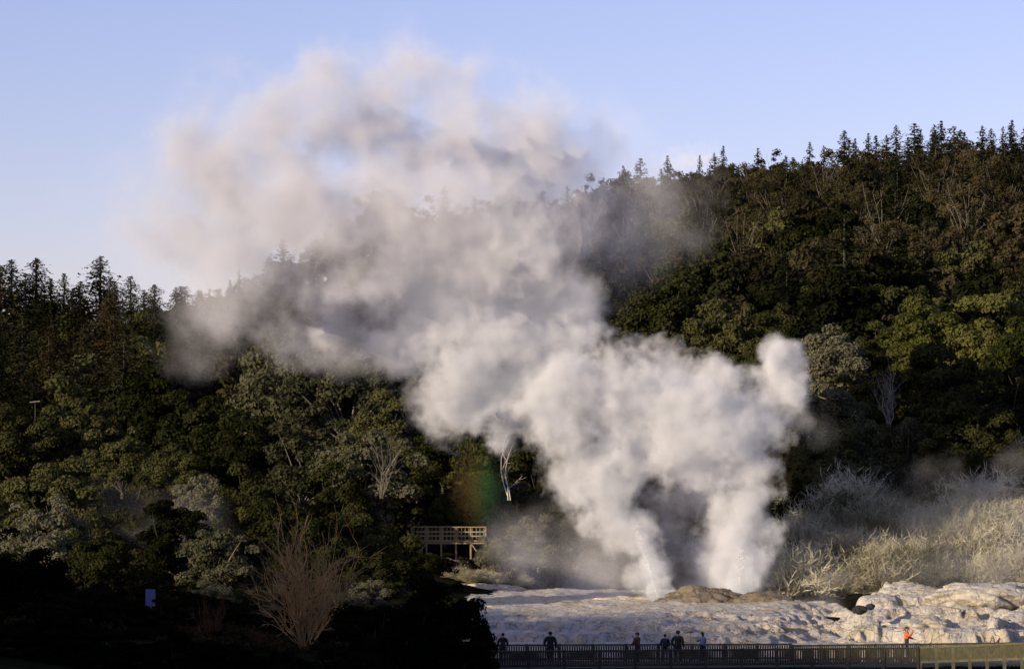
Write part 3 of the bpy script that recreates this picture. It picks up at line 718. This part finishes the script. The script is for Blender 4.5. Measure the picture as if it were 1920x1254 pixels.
# ------------------------------------------------------------------ steam
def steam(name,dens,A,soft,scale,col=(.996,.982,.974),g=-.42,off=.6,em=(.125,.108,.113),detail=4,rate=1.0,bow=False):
    m,nt,out=newmat(name)
    tc=nt.nodes.new('ShaderNodeTexCoord'); ge=nt.nodes.new('ShaderNodeNewGeometry')
    ln=nt.nodes.new('ShaderNodeVectorMath'); ln.operation='LENGTH'; nt.links.new(tc.outputs['Object'],ln.inputs[0])
    n=noise(nt,ge.outputs['Position'],scale,detail,.64)
    s=mth(nt,'ADD',mth(nt,'SUBTRACT',1.0,ln.outputs['Value']),mth(nt,'MULTIPLY',mth(nt,'SUBTRACT',n,off),A))
    s=mth(nt,'MINIMUM',s,mth(nt,'MULTIPLY',mth(nt,'SUBTRACT',1.0,ln.outputs['Value']),3.0))
    mr=nt.nodes.new('ShaderNodeMapRange'); mr.interpolation_type='SMOOTHSTEP'; nt.links.new(s,mr.inputs[0])
    mr.inputs[1].default_value=0; mr.inputs[2].default_value=soft; mr.inputs[3].default_value=0; mr.inputs[4].default_value=dens
    v=nt.nodes.new('ShaderNodeVolumeScatter'); v.inputs['Color'].default_value=(*col,1); v.inputs['Anisotropy'].default_value=g
    nt.links.new(mr.outputs[0],v.inputs['Density'])
    last=v
    if bow:
        sx=nt.nodes.new('ShaderNodeSeparateXYZ'); nt.links.new(tc.outputs['Object'],sx.inputs[0])
        c=ramp(nt,mth(nt,'MULTIPLY_ADD',sx.outputs[0],.5,.5),[(.1,(.5,.26,.16)),(.30,(.7,.40,.16)),(.44,(.68,.66,.22)),(.62,(.30,.80,.26)),(.9,(.35,.55,.5))])
        nt.links.new(c,v.inputs['Color'])
    else:
        em_=nt.nodes.new('ShaderNodeEmission'); em_.inputs[0].default_value=(*em,1); nt.links.new(mr.outputs[0],em_.inputs[1])  # added glow that brightens the steam in place of multiple scattering
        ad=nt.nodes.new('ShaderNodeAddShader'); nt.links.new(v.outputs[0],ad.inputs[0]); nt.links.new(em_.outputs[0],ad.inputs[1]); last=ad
    nt.links.new(last.outputs[0],out.inputs['Volume'])
    try: m.cycles.volume_step_rate=rate
    except Exception as ex: print('rate',ex)
    return m
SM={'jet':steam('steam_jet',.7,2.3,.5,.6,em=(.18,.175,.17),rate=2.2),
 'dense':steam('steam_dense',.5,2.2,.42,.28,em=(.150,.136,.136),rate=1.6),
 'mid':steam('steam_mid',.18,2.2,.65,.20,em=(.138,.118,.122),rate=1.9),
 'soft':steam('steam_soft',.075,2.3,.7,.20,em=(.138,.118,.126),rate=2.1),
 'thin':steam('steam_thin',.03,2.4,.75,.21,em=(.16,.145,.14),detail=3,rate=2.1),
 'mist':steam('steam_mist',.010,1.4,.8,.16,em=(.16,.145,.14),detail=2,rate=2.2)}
SPH={}
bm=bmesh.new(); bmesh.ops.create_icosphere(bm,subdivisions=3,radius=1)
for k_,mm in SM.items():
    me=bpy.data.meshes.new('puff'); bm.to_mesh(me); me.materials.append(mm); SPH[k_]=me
prn=random.Random(21)
def plume(name,label,u,v,D,puffs,cat='steam'):
    base=px(u,v,D); e=empty(name,base,label,cat)
    for q in puffs:
        uu,vv,r,kk=q[:4]; dd=q[4] if len(q)>4 else prn.uniform(-3,3)
        sx,sz=(q[5],q[6]) if len(q)>6 else (1,1)
        o=link('puff',SPH[kk],e); D2=D+dd; p=px(uu,vv,D2); o.location=p-base
        s=r/F*D2/.74; o.scale=(s*sx,s*(.8 if r>80 else 1)*min(1.0,.55+.45*min(sx,sz)),s*sz)
    return e
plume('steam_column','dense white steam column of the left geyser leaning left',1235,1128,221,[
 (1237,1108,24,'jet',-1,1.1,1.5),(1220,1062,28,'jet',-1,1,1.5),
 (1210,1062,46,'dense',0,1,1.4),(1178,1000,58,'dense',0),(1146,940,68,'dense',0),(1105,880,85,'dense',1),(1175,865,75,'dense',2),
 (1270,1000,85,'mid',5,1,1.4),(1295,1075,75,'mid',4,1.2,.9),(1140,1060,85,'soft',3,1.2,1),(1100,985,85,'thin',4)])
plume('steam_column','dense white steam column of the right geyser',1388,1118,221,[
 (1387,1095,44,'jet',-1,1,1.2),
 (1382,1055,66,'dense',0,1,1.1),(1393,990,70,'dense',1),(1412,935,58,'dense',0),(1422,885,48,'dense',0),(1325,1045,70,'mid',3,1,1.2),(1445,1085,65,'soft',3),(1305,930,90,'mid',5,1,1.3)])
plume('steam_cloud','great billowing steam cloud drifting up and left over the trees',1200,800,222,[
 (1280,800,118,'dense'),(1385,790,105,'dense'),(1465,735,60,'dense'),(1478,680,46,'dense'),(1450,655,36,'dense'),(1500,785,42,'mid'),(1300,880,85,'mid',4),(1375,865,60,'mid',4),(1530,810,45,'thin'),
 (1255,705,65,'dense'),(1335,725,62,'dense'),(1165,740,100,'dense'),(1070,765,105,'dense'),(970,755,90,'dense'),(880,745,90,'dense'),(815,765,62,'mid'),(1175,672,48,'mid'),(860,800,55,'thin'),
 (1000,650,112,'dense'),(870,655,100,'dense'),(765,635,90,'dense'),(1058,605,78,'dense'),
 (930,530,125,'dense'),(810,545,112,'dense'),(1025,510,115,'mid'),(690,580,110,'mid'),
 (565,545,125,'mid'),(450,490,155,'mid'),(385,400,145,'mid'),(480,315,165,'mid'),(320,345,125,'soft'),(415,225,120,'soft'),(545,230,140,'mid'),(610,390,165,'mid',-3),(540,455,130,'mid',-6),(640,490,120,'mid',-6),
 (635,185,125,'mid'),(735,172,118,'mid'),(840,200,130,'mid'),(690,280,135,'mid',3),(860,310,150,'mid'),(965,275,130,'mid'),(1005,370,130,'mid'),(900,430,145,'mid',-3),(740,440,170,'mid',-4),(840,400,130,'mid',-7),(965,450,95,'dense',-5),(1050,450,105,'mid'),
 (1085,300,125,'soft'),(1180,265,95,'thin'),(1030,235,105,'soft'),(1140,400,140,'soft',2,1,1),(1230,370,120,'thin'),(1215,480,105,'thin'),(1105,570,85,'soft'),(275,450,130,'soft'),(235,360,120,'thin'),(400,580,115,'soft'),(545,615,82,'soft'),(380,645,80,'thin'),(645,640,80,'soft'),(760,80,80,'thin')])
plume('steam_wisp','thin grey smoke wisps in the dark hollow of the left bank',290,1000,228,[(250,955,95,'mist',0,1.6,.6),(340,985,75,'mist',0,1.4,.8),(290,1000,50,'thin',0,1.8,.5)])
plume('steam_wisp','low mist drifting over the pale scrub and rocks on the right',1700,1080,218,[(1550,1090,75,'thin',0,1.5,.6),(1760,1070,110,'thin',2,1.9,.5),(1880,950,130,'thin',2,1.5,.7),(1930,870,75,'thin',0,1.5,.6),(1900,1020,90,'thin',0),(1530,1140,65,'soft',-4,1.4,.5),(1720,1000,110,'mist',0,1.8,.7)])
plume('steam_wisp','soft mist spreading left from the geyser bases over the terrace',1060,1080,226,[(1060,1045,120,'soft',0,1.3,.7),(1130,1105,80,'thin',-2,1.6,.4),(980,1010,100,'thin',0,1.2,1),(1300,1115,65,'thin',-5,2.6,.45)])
plume('cloud','small pale cloud peeping over the ridge behind the skyline trees',1290,305,1400,[(1275,305,45,'thin',0,1.2,.8),(1320,300,42,'thin',0,1.1,.8)],'cloud')
rb=bpy.data.meshes.new('rainbow'); bm.to_mesh(rb); bm.free(); rb.materials.append(steam('rainbow_mist',.042,.8,.9,.2,bow=True,g=-.3,off=.5,detail=2,rate=1.5))
o=link('rainbow',rb); o.location=px(898,905,232); o.scale=(2.8,2.0,4.6); tag(o,'faint red to green rainbow patch in the mist above the platform','rainbow')
def jet(u0,v0,u1,v1,D,w,label,n=900,seed=0):
    rng=np.random.default_rng(seed); a=np.array(px(u0,v0,D)); c=np.array(px(u1,v1,D))
    t=rng.random((n,1))**.7; sp=w*(.12+.88*t)
    p=a*(1-t)+c*t+rng.normal(size=(n,3))*sp*[.5,.5,.25]
    b=MB(); b.leaves(p,rng.normal(size=(n,3)),.03,.7,rng); q=b.obj('water_jet',M['water']); tag(q,label,'water')
jet(1236,1128,1190,985,218.8,.4,'slanting white water jet at the foot of the left geyser',seed=1)
jet(1385,1118,1390,1030,218.8,.5,'upright white water spray at the foot of the right geyser',seed=2)

# ------------------------------------------------------------------ light, sky, camera
w=bpy.data.worlds.new('World'); bpy.context.scene.world=w; w.use_nodes=True; nt=w.node_tree; nt.nodes.clear()
out=nt.nodes.new('ShaderNodeOutputWorld'); bg=nt.nodes.new('ShaderNodeBackground'); sk=nt.nodes.new('ShaderNodeTexSky')
sk.sky_type='NISHITA'; sk.sun_disc=False; sk.sun_elevation=SUN_EL; sk.sun_rotation=math.atan2(-SX,-SY); sk.air_density=1.0; sk.dust_density=.6; sk.ozone_density=2.0
mx=nt.nodes.new('ShaderNodeMix'); mx.data_type='RGBA'; mx.blend_type='MULTIPLY'; mx.inputs[0].default_value=1
mx.inputs[7].default_value=(1.25,.98,1.27,1)
nt.links.new(sk.outputs[0],mx.inputs[6]); nt.links.new(mx.outputs[2],bg.inputs[0]); bg.inputs[1].default_value=.149
nt.links.new(bg.outputs[0],out.inputs[0])
sl=bpy.data.lights.new('sun','SUN'); sl.energy=5.0; sl.angle=R(.5); sl.color=(1,.84,.62)
so=link('sun',sl); so.rotation_euler=Vector((SX*math.cos(SUN_EL),SY*math.cos(SUN_EL),-math.sin(SUN_EL))).to_track_quat('-Z','Y').to_euler()
cd=bpy.data.cameras.new('camera'); co=link('camera',cd); co.location=(0,0,CZ); co.rotation_euler=(R(90),0,0)
cd.sensor_width=36; cd.lens=36*F/1920; cd.shift_y=(YH-627)/1920; cd.clip_start=.5; cd.clip_end=6000
bpy.context.scene.camera=co
bpy.context.scene.view_settings.view_transform='Standard'
print(N,cnt,k)
